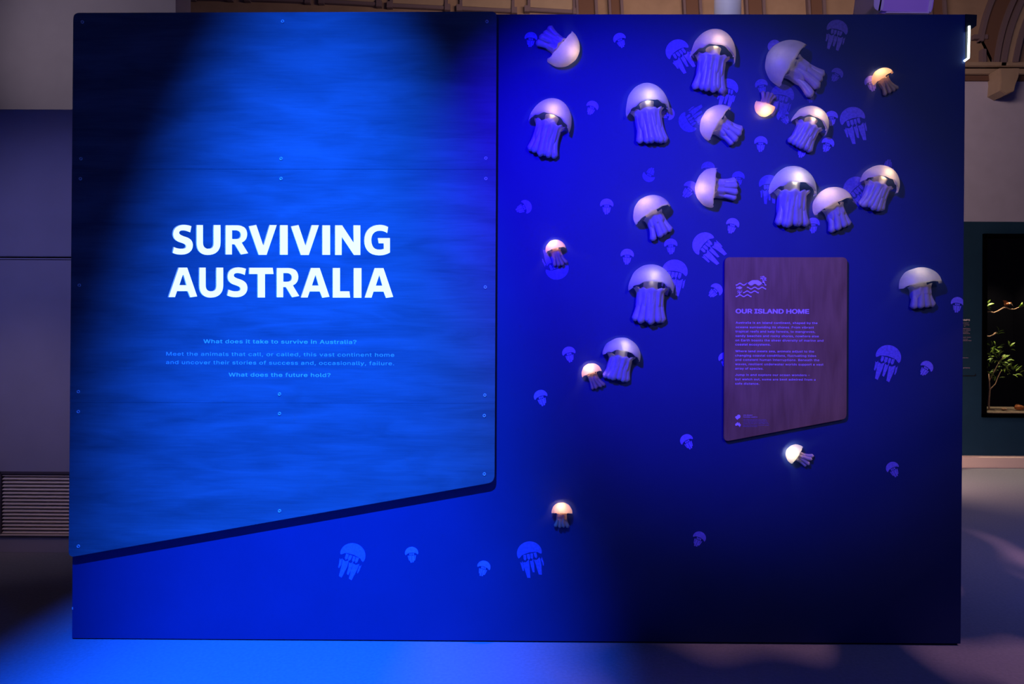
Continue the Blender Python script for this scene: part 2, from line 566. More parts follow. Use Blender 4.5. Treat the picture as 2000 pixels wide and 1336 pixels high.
# rear left wall above/behind
YW = 3.0
struct('wall_rear_left', boxes([(-7, at(343, 10, YW).x, YW, YW + 0.3, 0.0, 6.6)]), M['grey_wall'], 'plain grey plaster wall rising behind the left wall')

# hall end wall with ribs, mouldings and arches
YB = 6.5
zc0, zc1 = at(1900, 160, YB).z, at(1900, 127, YB).z
xb0, xb1 = at(335, 10, YB).x, 14.0
struct('wall_back', boxes([(xb0 - 0.5, xb1, YB, YB + 0.3, zc1, 8.2)]), M['back'], 'warm brown plaster end wall above the cornice')
struct('wall_back_lower', boxes([(xb0 - 0.5, xb1, YB - 0.02, YB + 0.3, 0, zc0)]), M['back_low'], 'grey-violet plaster end wall below the cornice')
cn = struct('trim_1', boxes([(6.0, xb1, YB - 0.12, YB, at(1900, 136, YB).z, zc1), (6.0, xb1, YB - 0.08, YB, at(1900, 149, YB).z, at(1900, 138, YB).z)], 0.01), M['cream'], 'stepped cornice moulding on the end wall')
struct('trim_2', boxes([(6.0, xb1, YB - 0.05, YB, zc0, at(1900, 150, YB).z)]), M['rib'], 'dark brown band under the cornice')
# corbel
cb = [(1953, 133), (1992, 133), (1990, 150), (1984, 165), (1981, 178), (1966, 184), (1953, 177), (1955, 155)]
struct('trim_3', quad_prism(cb, YB - 0.28, 0.26, 0.008), M['cream'], 'carved plaster corbel under the arch')
# picture-frame mouldings at the top left
def panel_frame(i, x0, x1, yb0, yb1):
    f = tag(thing('trim_%d' % i, (0, 0, 0), None, None), kind='structure')
    Y = YB - 0.06
    obj('panel', quad_prism([(x0 + 6, -70), (x1 - 6, -70), (x1 - 6, yb1 - 7), (x0 + 6, yb0 - 7)], YB - 0.03, 0.03), M['cream'], f)
    obj('bottom_rail', quad_prism([(x0, yb0 - 7), (x1, yb1 - 7), (x1, yb1), (x0, yb0)], Y, 0.06, 0.006), M['mould'], f)
    obj('side_rail', quad_prism([(x0, -70), (x0 + 6, -70), (x0 + 6, yb0), (x0, yb0)], Y, 0.06, 0.006), M['mould'], f)
    obj('side_rail', quad_prism([(x1 - 6, -70), (x1, -70), (x1, yb1), (x1 - 6, yb1)], Y, 0.06, 0.006), M['mould'], f)
    for xx, yy in ((x0, yb0), (x1, yb1)):
        obj('corner_block', quad_prism([(xx - 6, yy - 11), (xx + 5, yy - 11), (xx + 5, yy + 1), (xx - 6, yy + 1)], Y - 0.02, 0.07, 0.004), M['mould'], f)
for i, a in enumerate(((375, 448, -2, -1), (482, 600, 0, 4), (627, 740, 5, 11), (761, 874, 13, 18), (897, 1005, 19, 24), (1030, 1125, 21, 26))):
    panel_frame(10 + i, *a)
# ribs running down the wall
def rib(i, xt0, xt1, lab=None):
    f = tag(thing('trim_%d' % i, (0, 0, 0), None, None), kind='structure')
    obj('band', quad_prism([(xt0 - 10, -60), (xt1 - 10, -60), (xt1, 128), (xt0, 128)], YB - 0.05, 0.05, 0.005), M['rib'], f)
    for a, b in ((xt0 - 5, xt0), (xt1, xt1 + 6)):
        obj('edge_moulding', quad_prism([(a - 10, -60), (b - 10, -60), (b, 128), (a, 128)], YB - 0.09, 0.09, 0.006), M['mould'], f)
for i, (a, b) in enumerate(((1136, 1168), (1200, 1218), (1346, 1372), (1468, 1496), (1590, 1614), (1704, 1730), (1828, 1850))):
    rib(20 + i, a, b)
# arches at the right: curved strips
def strip(i, pts_l, pts_r, m, y, th):
    cl = [pz(*p, y) for p in pts_l]; cr_ = [pz(*p, y) for p in pts_r]
    bm = bmesh.new()
    va = [[bm.verts.new((p[0], yy, p[1])) for p in c] for c in (cl, cr_) for yy in (y, y + th)]
    n = len(cl)
    for k in range(n - 1):
        for A, B in ((0, 2), (2, 3), (3, 1), (1, 0)):
            bm.faces.new((va[A][k], va[A][k + 1], va[B][k + 1], va[B][k]))
    bmesh.ops.recalc_face_normals(bm, faces=bm.faces)
    me = bpy.data.meshes.new('m'); bm.to_mesh(me); bm.free()
    struct('trim_%d' % i, me, m)
def arc(x0, y0, x1, y1, bow, n=10):
    return [(x0 + (x1 - x0) * t - bow * math.sin(PI * t) , y0 + (y1 - y0) * t) for t in [k / n for k in range(n + 1)]]
strip(30, arc(1944, 128, 1996, -40, 10), arc(1951, 128, 2006, -40, 10), M['mould'], YB - 0.10, 0.10)
strip(31, arc(1951, 128, 2006, -40, 10), arc(1956, 128, 2013, -40, 10), M['rib'], YB - 0.06, 0.06)
strip(32, arc(1956, 128, 2013, -40, 10), arc(1965, 128, 2024, -40, 10), M['mould'], YB - 0.12, 0.12)
strip(33, arc(1965, 128, 2024, -40, 10), arc(1976, 128, 2038, -40, 10), M['cream'], YB - 0.09, 0.09)
strip(34, arc(1977, 128, 2039, -40, 10), arc(1988, 128, 2050, -40, 10), M['mould'], YB - 0.11, 0.11)
strip(35, arc(1920, 78, 1962, -40, 6), arc(1944, 128, 1996, -40, 10), M['rib'], YB - 0.05, 0.05)
strip(36, arc(1914, 80, 1954, -40, 6), arc(1921, 80, 1963, -40, 6), M['mould'], YB - 0.08, 0.08)
struct('trim_37', boxes([(*sorted((at(1896, 76, YB).x, at(1924, 76, YB).x)), YB - 0.07, YB, at(1900, 80, YB).z, at(1900, 71, YB).z),
    (*sorted((at(1911, 104, YB).x, at(1919, 104, YB).x)), YB - 0.09, YB, at(1900, 127, YB).z, at(1900, 100, YB).z)], 0.005), M['mould'])

# display wall behind right, with the lit case
YD = 5.1
zd_top, zd_bot = at(1940, 433, YD).z, at(1940, 894, YD).z
cx0, cx1 = at(1918, 600, YD).x, at(2075, 600, YD).x
cz0, cz1 = at(1950, 815, YD).z, at(1950, 457, YD).z
dx0, dx1 = 3.0, 10.5
struct('wall_right', boxes([(dx0, cx0, YD, YD + 0.1, 0, zd_top), (cx1, dx1, YD, YD + 0.1, 0, zd_top), (cx0, cx1, YD, YD + 0.1, 0, cz0), (cx0, cx1, YD, YD + 0.1, cz1, zd_top)]), M['teal'], 'dark teal display wall holding the lit case')
struct('trim_40', boxes([(dx0, dx1, YD - 0.14, YD - 0.001, 0, at(1940, 893.5, YD - 0.14).z)], 0.004), M['step'], 'pale step edge along the foot of the display wall')
case = thing('display_case', (cx0, YD, cz0), 'black framed glass display case set in the dark teal wall', 'display case')
fw = 0.05
obj('frame', boxes([(cx0, cx0 + fw, YD - 0.03, YD + 0.1, cz0, cz1), (cx1 - fw, cx1, YD - 0.03, YD + 0.1, cz0, cz1), (cx0, cx1, YD - 0.03, YD + 0.1, cz0, cz0 + 0.045), (cx0, cx1, YD - 0.03, YD + 0.1, cz1 - 0.05, cz1)], 0.004), M['case'], case, local=False)
obj('interior', boxes([(cx0, cx1, YD + 0.85, YD + 0.87, cz0, cz1), (cx0 - 0.02, cx0, YD + 0.1, YD + 0.87, cz0, cz1), (cx1, cx1 + 0.02, YD + 0.1, YD + 0.87, cz0, cz1), (cx0, cx1, YD + 0.1, YD + 0.87, cz1, cz1 + 0.02)]), M['case'], case, local=False)
obj('case_floor', boxes([(cx0, cx1, YD + 0.03, YD + 0.87, cz0, cz0 + 0.055)]), M['litter'], case, local=False)
gm = bpy.data.materials.new('clear_glass'); gm.use_nodes = True
gn = gm.node_tree; gn.nodes.clear()
go_, gt, gg, gx = [gn.nodes.new(t_) for t_ in ('ShaderNodeOutputMaterial', 'ShaderNodeBsdfTransparent', 'ShaderNodeBsdfGlossy', 'ShaderNodeMixShader')]
gg.inputs['Roughness'].default_value = 0.02
gx.inputs[0].default_value = 0.04
gn.links.new(gt.outputs[0], gx.inputs[1]); gn.links.new(gg.outputs[0], gx.inputs[2]); gn.links.new(gx.outputs[0], go_.inputs[0])
obj('glass_pane', boxes([(cx0 + fw, cx1 - fw, YD + 0.01, YD + 0.018, cz0 + 0.045, cz1 - 0.05)]), gm, case, local=False)
sp = spot('case_light', (at(1975, 480, YD + .3).x, YD + 0.25, cz1 - 0.05), (at(1965, 700, YD + .4).x, YD + 0.45, cz0), (1.0, 0.82, 0.55), 150, 95, 0.6, 0.03)

def leaf_mesh(L=0.07, W=0.022):
    n = 6
    vs, fs = [], []
    for i in range(n + 1):
        t = i / n
        wd = W / 2 * math.sin(PI * min(1, t * 0.96 + 0.04)) ** 0.8
        zb = 0.10 * L * math.sin(PI * t)
        for s in (-1, 0, 1):
            vs.append((s * wd, L * t, zb + abs(s) * wd * 0.45))
    for i in range(n):
        for j in range(2):
            a = i * 3 + j
            fs.append((a, a + 1, a + 4, a + 3))
    me = mesh(vs, fs)
    me.materials.append(M['leaf'])
    for p in me.polygons: p.use_smooth = True
    return me
LEAF = leaf_mesh()
rnd = random.Random(4)
def add_leaf(parent, p, d, s=1.0):
    o = bpy.data.objects.new('leaf', LEAF)
    COL.objects.link(o)
    o.parent = parent
    o.location = Vector(p) - parent.location
    q = Vector(d).normalized().to_track_quat('Y', 'Z')
    o.rotation_mode = 'QUATERNION'
    o.rotation_quaternion = q @ Matrix.Rotation(rnd.uniform(-0.9, 0.9), 3, 'Y').to_quaternion()
    o.scale = (s, s, s)
YC = YD + 0.35
def branch(label, pts, rads, leaves, name='branch'):
    P = [at(x, y, YC) for x, y in pts]
    t = thing(name, P[0], label, 'branch')
    obj('stem', tube(P, rads, 7), M['bark'], t, smooth=True, local=False)
    for (x, y, dx, dy, s) in leaves:
        add_leaf(t, at(x, y, YC - 0.01), (dx, rnd.uniform(-.25, .1), -dy), s)
    return t
branch('bare brown branch with a bird, upper left of the lit case', [(1926, 609), (1934, 609), (1941, 611), (1948, 608), (1955, 604), (1960, 601), (1966, 601), (1973, 604), (1981, 604), (1989, 601), (1999, 598)],
       [.007, .008, .009, .009, .009, .013, .010, .006, .006, .006, .004],
       [(1990, 601, .5, -.6, .9), (1993, 600, .8, -.2, 1.0), (1990, 601, .9, -.6, 1.1), (1994, 599, .3, -.8, .9)])
branch('short brown twig with three upright leaves, mid height in the case', [(1925, 657), (1933, 657), (1940, 654), (1944, 651), (1947, 649)], [.008, .008, .008, .013, .006],
       [(1950, 648, -.35, -1, 1.1), (1947, 653, 1, -.6, 1.5), (1949, 653, 1, -.25, 1.2)])
branch('leafy sprig at the left edge of the case above the bird branch', [(1925, 598), (1928, 598)], [.004, .003],
       [(1927, 598, .5, -1, 1.35), (1928, 598, 1, -.35, 1.5), (1927, 599, 1, .3, .9), (1926, 599, .7, .8, .9), (1926, 597, -.1, -1, .9), (1928, 602, .9, .5, .8)], name='leaf_sprig')
# shrub
SP = at(1932, 806, YC)
sh = thing('mangrove_shrub', (SP.x, YC, cz0 + 0.055), 'small green leafy shrub with thin brown trunk in the lit case', 'shrub')
obj('trunk', tube([(SP.x, YC, cz0 + 0.05)] + [at(x, y, YC) for x, y in ((1931, 790), (1932, 775), (1933, 762), (1932, 745), (1931, 730))], [.012, .010, .010, .009, .008, .005], 7), M['bark'], sh, smooth=True, local=False)
obj('side_branch', tube([at(x, y, YC) for x, y in ((1933, 762), (1938, 756), (1944, 750), (1950, 735), (1956, 722))], [.008, .007, .006, .005, .004], 6), M['bark'], sh, smooth=True, local=False)
obj('side_branch', tube([at(x, y, YC) for x, y in ((1932, 745), (1942, 725), (1952, 706), (1962, 694))], [.007, .006, .005, .003], 6), M['bark'], sh, smooth=True, local=False)
cl = [(1942, 678, 15, 7, 16), (1937, 691, 10, 9, 14), (1955, 702, 14, 9, 18), (1970, 680, 6, 6, 6), (1962, 715, 12, 8, 14), (1932, 728, 8, 12, 14), (1945, 733, 10, 9, 9), (1978, 728, 14, 8, 18), (1947, 698, 12, 6, 10)]
for (cx, cy, rx, ry, n) in cl:
    for k in range(n):
        a = rnd.uniform(0, 2 * PI); rr = rnd.random() ** .5
        x, y = cx + rx * rr * math.cos(a), cy + ry * rr * math.sin(a)
        p = at(x, y, YC + rnd.uniform(-0.12, 0.12))
        add_leaf(sh, p, (math.cos(a) * .8 + rnd.uniform(-.4, .4), rnd.uniform(-.6, .2), -math.sin(a) * .6 + rnd.uniform(-.1, .7)), rnd.uniform(0.7, 1.15))
# bird
bp_ = at(1966, 598, YC)
bird = thing('bird', bp_, 'small rust brown bird with a white collar perched on the branch', 'bird')
k = (YC - CP.y) / F_PX
def bl(pts, rads, nm, m):  # local px offsets from the perch
    P = [Vector((x * k, y * k, -z * k)) for x, y, z in pts]
    obj(nm, tube(P, [r * k for r in rads], 10), m, bird, smooth=True)
bl([(-4, 0, -1), (-2.5, 0, -3), (0, 0, -4), (3, 0, -4), (5.5, 0, -5), (7.5, 0, -5.2), (9, 0, -4.5)], [.8, 2.6, 3.4, 3.2, 2.2, 2.4, 1.2], 'body', M['rust'])
bl([(3.8, 0, -4.2), (4.8, 0, -4.8), (5.6, 0, -5.0)], [3.1, 2.9, 2.3], 'collar', M['white'])
bl([(8.5, 0, -4.8), (10.5, 0, -2.8), (14, 0, 1.2)], [1.1, .8, .2], 'beak', M['litter'])
wv = [Vector((x * k, y * k, -z * k)) for x, y, z in ((3, -2, -5), (0, -2.5, -9), (-4, -3, -11), (-9, -2.5, -11), (-7, -2.5, -7), (-5, -2, -4), (-2, -2, -2))]
n = len(wv)
obj('wing', fix(mesh(wv + [v + Vector((0, .9 * k, 0)) for v in wv], [tuple(range(n)), tuple(range(2 * n - 1, n - 1, -1))] + [(i, (i + 1) % n, n + (i + 1) % n, n + i) for i in range(n)])), M['rust'], bird)
bl([(-1, 0, -1), (-1.5, 0, 2)], [.5, .4], 'leg', M['litter'])
bl([(1, 0, -1), (0.5, 0, 2)], [.5, .4], 'leg', M['litter'])
# things on the case floor
def pebble(px, r, m, nm, lab, cat, sq=0.6, zz=0.0, seed=1):
    bm = bmesh.new()
    bmesh.ops.create_icosphere(bm, subdivisions=2, radius=r)
    rr = random.Random(seed)
    for v in bm.verts:
        v.co *= 1 + rr.uniform(-.12, .12); v.co.z *= sq
    me = bpy.data.meshes.new('m'); bm.to_mesh(me); bm.free()
    o = obj(nm, me, m, smooth=True)
    o.location = (at(px, 800, YC).x, YC - 0.05, cz0 + 0.056 + r * sq * 1.1)
    tag(o, lab, cat)
pebble(1955, 0.035, M['bark'], 'stone', 'small pale stone beside the shrub trunk in the case', 'stone', 0.5, seed=2)
pebble(1985, 0.055, M['rust'], 'fungus', 'rust orange rounded fungus on the case floor', 'fungus', 0.7, seed=3)
pebble(1993, 0.03, M['litter'], 'stone', 'small brown stone beside the orange fungus', 'stone', 0.6, seed=4)
# text of the label panel on the display wall, partly hidden behind the exhibit
lt = tag(thing('wall_label', at(1890, 720, YD), None, None), 'printed label text on dark teal wall, mostly hidden by the exhibit', 'label')
text_line('SWAMPS', 1871, 1894, 626.5, YD - 0.001, M['whitetext'], lt, cap=4.5, bold=0.02, th=0.003)
for (s, x1, y) in (('complex', 1892, 631.5), ('its salty', 1893, 635), ('a', 1885, 638), ('sometimes', 1895, 642.5), ('trees which', 1895, 645.5), ('certain', 1891, 649), ('habitats', 1894, 652), ('coral reefs', 1896, 659.5), ('these', 1890, 663), ('animals that', 1897, 666), ('creatures', 1891, 699.5), ('growing', 1894, 719)):
    text_line(s, x1 - (18 if len(s) > 7 else 13 if len(s) > 3 else 2), x1, y, YD - 0.001, M['plaque_small'], lt, cap=2.4, th=0.003)
obj('panel_edge', quad_prism([(1850, 733.5), (1903, 733.5), (1905, 732), (1905, 730), (1906, 730), (1906, 733), (1904, 735), (1850, 735)], YD - 0.004, 0.004), M['black'], lt, local=False)

# pipe and hanging lamp beyond the top of the exhibit
Yp = 2.5
pp = [at(1422, y, Yp) for y in (-150, 260)]
r = 25.5 * (Yp - CP.y) / F_PX
pi_ = thing('white_pipe', (pp[0].x, Yp, pp[0].z), 'fat white painted duct hanging behind the top of the exhibit', 'duct')
obj('duct', tube([Vector((pp[0].x, Yp, pp[0].z + .6)), Vector((pp[0].x, Yp, pp[1].z))], [r, r], 32), M['pipe'], pi_, smooth=True, local=False)
obj('collar', tube([Vector((pp[0].x, Yp, pp[1].z - .04)), Vector((pp[0].x, Yp, pp[1].z + .02))], [r * 1.06] * 2, 32), M['pipe'], pi_, smooth=True, local=False)
Yq = 1.6
pj = thing('projector', at(1767, 0, Yq), 'lilac-lit rounded projector hanging above the exhibit top, right of the duct', 'projector')
obj('housing', quad_prism(rounded([(1722, -90), (1838, -90), (1822, 27), (1706, 24)], [6, 6, 16, 12]), Yq, 0.35, 0.012), M['lampshell'], pj, smooth=False, local=False)
obj('side_shell', quad_prism(rounded([(1712, -90), (1740, -90), (1724, 22), (1706, 20)], [4, 4, 8, 12]), Yq - 0.03, 0.30, 0.012), M['lamprim'], pj, local=False)
obj('rim', quad_prism([(1829, -90), (1836, -90), (1819, 24), (1813, 24)], Yq - 0.012, 0.03, 0.004), M['lamprim'], pj, local=False)
obj('rim', quad_prism([(1732, 22.5), (1815, 23.5), (1815, 26), (1730, 25)], Yq - 0.012, 0.03), M['lamprim'], pj, local=False)
obj('hanger', tube([at(1775, -80, Yq + .15), at(1775, -260, Yq + .15)], [.02, .02], 10), M['black'], pj, local=False)

# ------------------------------------------------------------------ the exhibit wall
TH = 0.24
pw = thing('partition_wall', (at(1008, 1255, 0).x, 0, 0), 'large freestanding deep blue exhibit wall printed with pale jellyfish', 'wall')
c = [at(146, 27.5, 0), at(1886, 28, 0), at(1876.5, 1257.5, 0), at(140.5, 1247, 0)]
obj('wall_body', prism([(p.x, p.z) for p in c], 0, TH, 0.0015), M['wall'], pw, local=False)
obj('plinth', boxes([(c[3].x + .01, c[2].x - .01, 0.012, TH - 0.01, 0.0, c[2].z + .01)]), M['plinth'], pw, local=False)
stq = [at(x, y, -0.001) for x, y in ((140.5, 1186), (142.5, 1186), (142.5, 1191), (140.5, 1190))]
obj('sticker', prism([(p.x, p.z) for p in stq], -0.001, 0.0), M['white'], pw, local=False)

# printed jellyfish on the wall -------------------------------------------------
def arc_pts(rx, ry, a0, a1, n, cx=0, cy=0):
    return [(cx + rx * math.sin(a0 + (a1 - a0) * i / n), cy + ry * math.cos(a0 + (a1 - a0) * i / n)) for i in range(n + 1)]
def print_shapes(kind, rr):
    D = math.radians
    out = []
    bell = arc_pts(.5, .46, D(-98), D(98), 20)
    bell += [(.46, -.13), (.40, -.10), (.32, -.03), (.2, .0), (0, .02), (-.2, 0), (-.32, -.03), (-.40, -.10), (-.46, -.13)]
    if kind == 's':
        out.append([(u, v) for u, v in bell])
        for a, b in ((-.17, -.07), (-.045, .045), (.07, .17)):
            out.append([(a, -.03), (b, -.03), (b * 1.05, -.13), ((a + b) / 2, -.19), (a * 1.05, -.13)])
        T = (-.27, -.16, -.02, .02, .17, .27)
        for a, b, l in ((-.31, -.25, .56), (-.22, -.03, .72), (.0, .19, .70), (.22, .31, .58)):
            w0 = (a + b) / 2 * .62
            out.append([(a, -.17 - .03 * rr.random()), ((a + b) / 2, -.22), (b, -.17), (b * .86, -.42), (w0 + .05, -l), (w0 - .05, -l), (a * .86, -.42)])
    else:
        out.append(bell)
        for a, b in ((-.26, -.15), (-.12, .0), (.03, .13), (.16, .27)):
            sk = rr.uniform(-.02, .02)
            out.append([(a, -.03), (b, -.03), (b + sk, -.2), ((a + b) / 2 + sk, -.27), (a + sk, -.2)])
        for a, b, l in ((-.44, -.34, .66), (-.32, -.08, .98), (-.05, .10, .80), (.12, .36, .95), (.38, .45, .62)):
            sk = rr.uniform(-.03, .03)
            m_ = (a + b) / 2
            out.append([(a, -.27 - .06 * rr.random()), (m_, -.33), (b, -.25), (b + .01 + sk, -.5), (m_ + (b - a) * .25 + sk, -l), (m_ - (b - a) * .25 + sk, -l + .03), (a + .02 + sk, -.5)])
    return out
prints = [  # px, py, width, turn, kind, ink
 (1037, 74, 25, 5, 's', 1), (1210, 76, 25, -22, 's', 0), (1157, 208, 24, 22, 's', 0), (1026, 404, 27, 66, 's', 1),
 (1185, 400, 26, 1, 's', 0), (1225, 498, 26, 3, 's', 0), (1310, 478, 26, -3, 's', 1), (1267, 344, 25, 205, 's', 3),
 (1431, 438, 26, 16, 's', 0), (1442, 346, 25, 2, 's', 3), (1399, 566, 26, 45, 's', 0), (1111, 689, 26, -12, 's', 0),
 (1056, 774, 27, -18, 's', 0), (1341, 860, 26, -28, 's', 0), (1743, 914, 26, -26, 's', 0), (1366, 1050, 26, 24, 's', 0),
 (804, 1080, 26, -4, 's', 0), (945, 1107, 26, 16, 's', 0), (1870, 592, 26, 6, 's', 0), (1810, 717, 26, 32, 's', 0),
 (1588, 437, 26, 0, 's', 2), (1486, 278, 26, 2, 's', 1), (1617, 280, 25, 20, 's', 1), (1624, 228, 25, 0, 's', 1),
 (1635, 144, 24, 30, 's', 3), (1306, 222, 25, 80, 's', 1), (1512, 90, 26, -30, 's', 2), (1529, 226, 25, -30, 's', 3),
 (1487, 166, 25, -10, 's', 3), (1582, 182, 26, -5, 's', 4), (1416, 700, 26, -8, 's', 0), (1349, 368, 30, 38, 's', 2),
 (1568, 290, 26, 15, 's', 1), (1733, 330, 26, 190, 's', 3), (1383, 328, 27, 5, 's', 4), (1701, 160, 26, -15, 's', 1),
 (1323, 99, 47, -32, 'm', 1), (1422, 172, 40, 14, 'm', 2), (1635, 58, 42, 14, 'm', 2), (1665, 232, 50, -16, 'm', 2),
 (1528, 186, 46, 12, 'm', 4), (1345, 238, 42, 235, 'm', 4), (1502, 360, 40, 0, 'm', 3), (1670, 368, 48, -42, 'm', 3),
 (1375, 477, 48, -48, 'm', 0), (1318, 530, 50, 8, 'm', 1), (1088, 525, 46, 160, 'm', 3), (1735, 697, 50, 15, 'm', 1),
 (689, 1084, 50, 19, 'm', 1), (1034, 1080, 49, -12, 'm', 2)]
for i, (px, py, W, th, kind, ink) in enumerate(prints):
    rr = random.Random(i)
    yoff = 0.0004 + 0.00012 * (i % 9)
    ct, st = math.cos(math.radians(th)), math.sin(math.radians(th))
    verts, faces = [], []
    for poly in print_shapes(kind, rr):
        n = len(poly); b0 = len(verts)
        f = []
        for (u, v) in poly:
            x, y = px + W * (u * ct + v * st), py + W * (u * st - v * ct)
            if kind == 's' or True:
                y += W * .0
            p = at(x, y, 0)
            f.append(p)
        verts += [(p.x, -yoff, p.z) for p in f] + [(p.x, 0, p.z) for p in f]
        faces.append(tuple(range(b0, b0 + n)))
        faces += [(b0 + j, b0 + (j + 1) % n, b0 + n + (j + 1) % n, b0 + n + j) for j in range(n)]
    xs = [v[0] for v in verts]
    if px > 1850:
        lim = at(1881, py, 0).x
        verts = [(min(v[0], lim), v[1], v[2]) for v in verts]
    me = fix(mesh(verts, faces))
    obj('printed_jellyfish', me, PR[ink], pw, local=False)

# ------------------------------------------------------------------ title panel (three plywood sheets)
YP0, YP = -0.012, -0.035
tp = thing('title_panel', (at(550, 1060, YP).x, YP, at(550, 1060, YP).z), 'tall plywood title panel with slanted bottom, bathed in blue light', 'sign panel')
def edge_x(y, left=True):
    return 143 + (134 - 143) * (y - 25) / 1063 if left else 970 + (966 - 970) * (y - 23) / 920
def sheet(pts, rad):
    pr = rounded(pts, rad)
    Q = [at(x, y, YP) for x, y in pr]
    return obj('plywood_sheet', prism([(p.x, p.z) for p in Q], YP, YP0, 0.0006), M['wood'], tp, local=False)
g = 0.12
sh1 = sheet([(143, 25), (970, 22.5), (edge_x(330, 0), 331 - g), (edge_x(330), 330 - g)], [12, 10, 0, 0])
sh2 = None
sh3 = sheet([(edge_x(787), 786 + g), (edge_x(787, 0), 788 + g), (966, 942), (134, 1089)], [0, 0, 14, 12])
obj('batten', boxes([(at(200, 50, 0).x, at(930, 50, 0).x, YP0 + .0005, -0.0005, at(200, y + 16, 0).z, at(200, y, 0).z) for y in (60, 320, 775, 900)]), M['plinth'], tp, local=False)

# raised title letters ----------------------------------------------------------
def path(s):
    """tiny SVG-like path: M L C Z -> list of polylines"""
    tok = s.replace(',', ' ').split()
    i, cur, out, pts = 0, None, [], []
    cmd = None
    while i < len(tok):
        if tok[i] in 'MLCZ':
            cmd = tok[i]; i += 1
            if cmd == 'Z':
                out.append(pts); pts = []
                continue
        if cmd in 'ML':
            cur = (float(tok[i]), float(tok[i + 1])); i += 2
            pts.append(cur)
        else:
            a = [float(t) for t in tok[i:i + 6]]; i += 6
            p0 = cur
            for k in range(1, 9):
                t = k / 8
                pts.append(tuple(p0[j] * (1 - t) ** 3 + 3 * a[j] * t * (1 - t) ** 2 + 3 * a[2 + j] * t * t * (1 - t) + a[4 + j] * t ** 3 for j in (0, 1)))
            cur = (a[4], a[5])
    return out
G = {
 'S': 'M 267,90 L 257,142 C 238,131 217,125 200,125 C 182,125 172,132 172,144 C 172,156 182,163 212,173 C 255,187 278,207 278,246 C 278,292 243,322 190,322 C 162,322 138,317 115,306 L 124,257 C 146,268 167,273 186,273 C 207,273 218,266 218,252 C 218,239 208,231 178,222 C 137,209 118,186 118,150 C 118,106 152,78 202,78 C 228,78 248,82 267,90 Z',
 'U': 'M 310,80 L 366,80 L 366,225 C 366,257 381,273 405,273 C 429,273 443,257 443,225 L 443,80 L 503,80 L 503,225 C 503,290 465,325 404,325 C 345,325 310,290 310,225 Z',
 'R': 'M 546,82 L 640,82 C 692,82 720,110 720,155 C 720,188 706,212 677,224 L 728,311 L 668,322 L 619,238 L 601,238 L 601,321 L 546,321 Z M 602,124 L 602,194 L 628,194 C 652,194 665,181 665,159 C 665,137 652,124 628,124 Z',
 'V': 'M 735,90 L 798,78 L 852,243 L 899,80 L 961,80 L 880,324 L 814,324 Z',
 'I': 'M 988,81 L 1050,81 L 1050,323 L 988,323 Z',
 'N': 'M 1437,82 L 1496,82 L 1585,220 L 1583,82 L 1641,82 L 1641,325 L 1588,325 L 1493,180 L 1492,325 L 1437,325 Z',
 'G': 'M 1868,95 L 1860,147 C 1840,133 1820,128 1800,128 C 1757,128 1733,158 1733,203 C 1733,250 1757,280 1797,280 C 1810,280 1820,278 1830,274 L 1830,230 L 1790,230 L 1782,186 L 1882,186 L 1882,304 C 1858,320 1830,328 1795,328 C 1718,328 1674,280 1674,204 C 1674,128 1722,78 1798,78 C 1826,78 1850,84 1868,95 Z',
 'A': 'M 1238,430 L 1312,430 L 1390,665 L 1330,674 L 1310,622 L 1232,622 L 1216,671 L 1158,671 Z M 1277,490 L 1250,573 L 1300,573 Z',
 'T': 'M 738,428 L 928,428 L 934,480 L 867,480 L 867,671 L 805,671 L 805,480 L 738,480 Z',
 'L': 'M 1418,430 L 1478,430 L 1478,620 L 1552,620 L 1558,672 L 1418,672 Z'}
seq = [('S', 0, 0), ('U', 0, 0), ('R', 0, 0), ('V', 0, 0), ('I', 0, 0), ('V', 343, 1), ('I', 345, 1), ('N', 0, 0), ('G', 0, 0),
       ('A', -1077, -3), ('U', 22, 347), ('S', 444, 347), ('T', 0, 0), ('R', 416, 348), ('A', 0, 0), ('L', 0, 0), ('I', 600, 350), ('A', 519, 1)]
TS = 0.011           # sheet thickness; the backlit letters sit at the back of their cut-outs
holes = []
for ch, dx, dy in seq:
    P = [[(310 + (x + dx) / 4.1667, 420 + (y + dy) / 4.1667) for x, y in poly] for poly in path(G[ch])]
    xa, xb = min(p[0] for p in P[0]), max(p[0] for p in P[0])
    par = 2.1 * (1000 - xa) / 670
    P = [[(x - par * (xb - x) / (xb - xa), y) for x, y in poly] for poly in P]
    holes.append(P)
ol = [(edge_x(330), 330 + g), (edge_x(330, 0), 331 + g), (edge_x(787, 0), 788 - g), (edge_x(787), 786 - g)]
me = curve_mesh([[pz(x, y, YP) for x, y in ol]] + [[pz(x, y, YP) for x, y in poly] for P in holes for poly in P], YP + TS, TS)
me.materials.clear()
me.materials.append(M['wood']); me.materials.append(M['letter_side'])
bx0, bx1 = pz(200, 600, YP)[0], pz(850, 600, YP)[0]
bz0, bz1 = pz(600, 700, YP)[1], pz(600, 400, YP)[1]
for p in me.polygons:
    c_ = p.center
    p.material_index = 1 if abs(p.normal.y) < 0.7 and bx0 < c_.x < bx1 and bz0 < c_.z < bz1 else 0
sh2 = obj('plywood_sheet', me, None, tp, local=False)
for P in holes:
    pr = 0.0028
    polys = [[pz(x, y, YP) for x, y in poly] for poly in P]
    out = [[(x - pr if x < sum(q[0] for q in polys[0]) / len(polys[0]) + 9 else x, z) for x, z in polys[0]]]
    me = curve_mesh([[(x, z) for x, z in out[0]]] + polys[1:] if len(polys) == 1 else [[(x, z) for x, z in out[0]]], YP + TS + 0.004, 0.004)
    me.materials.clear()
    obj('letter', me, M['letter'], tp, local=False)
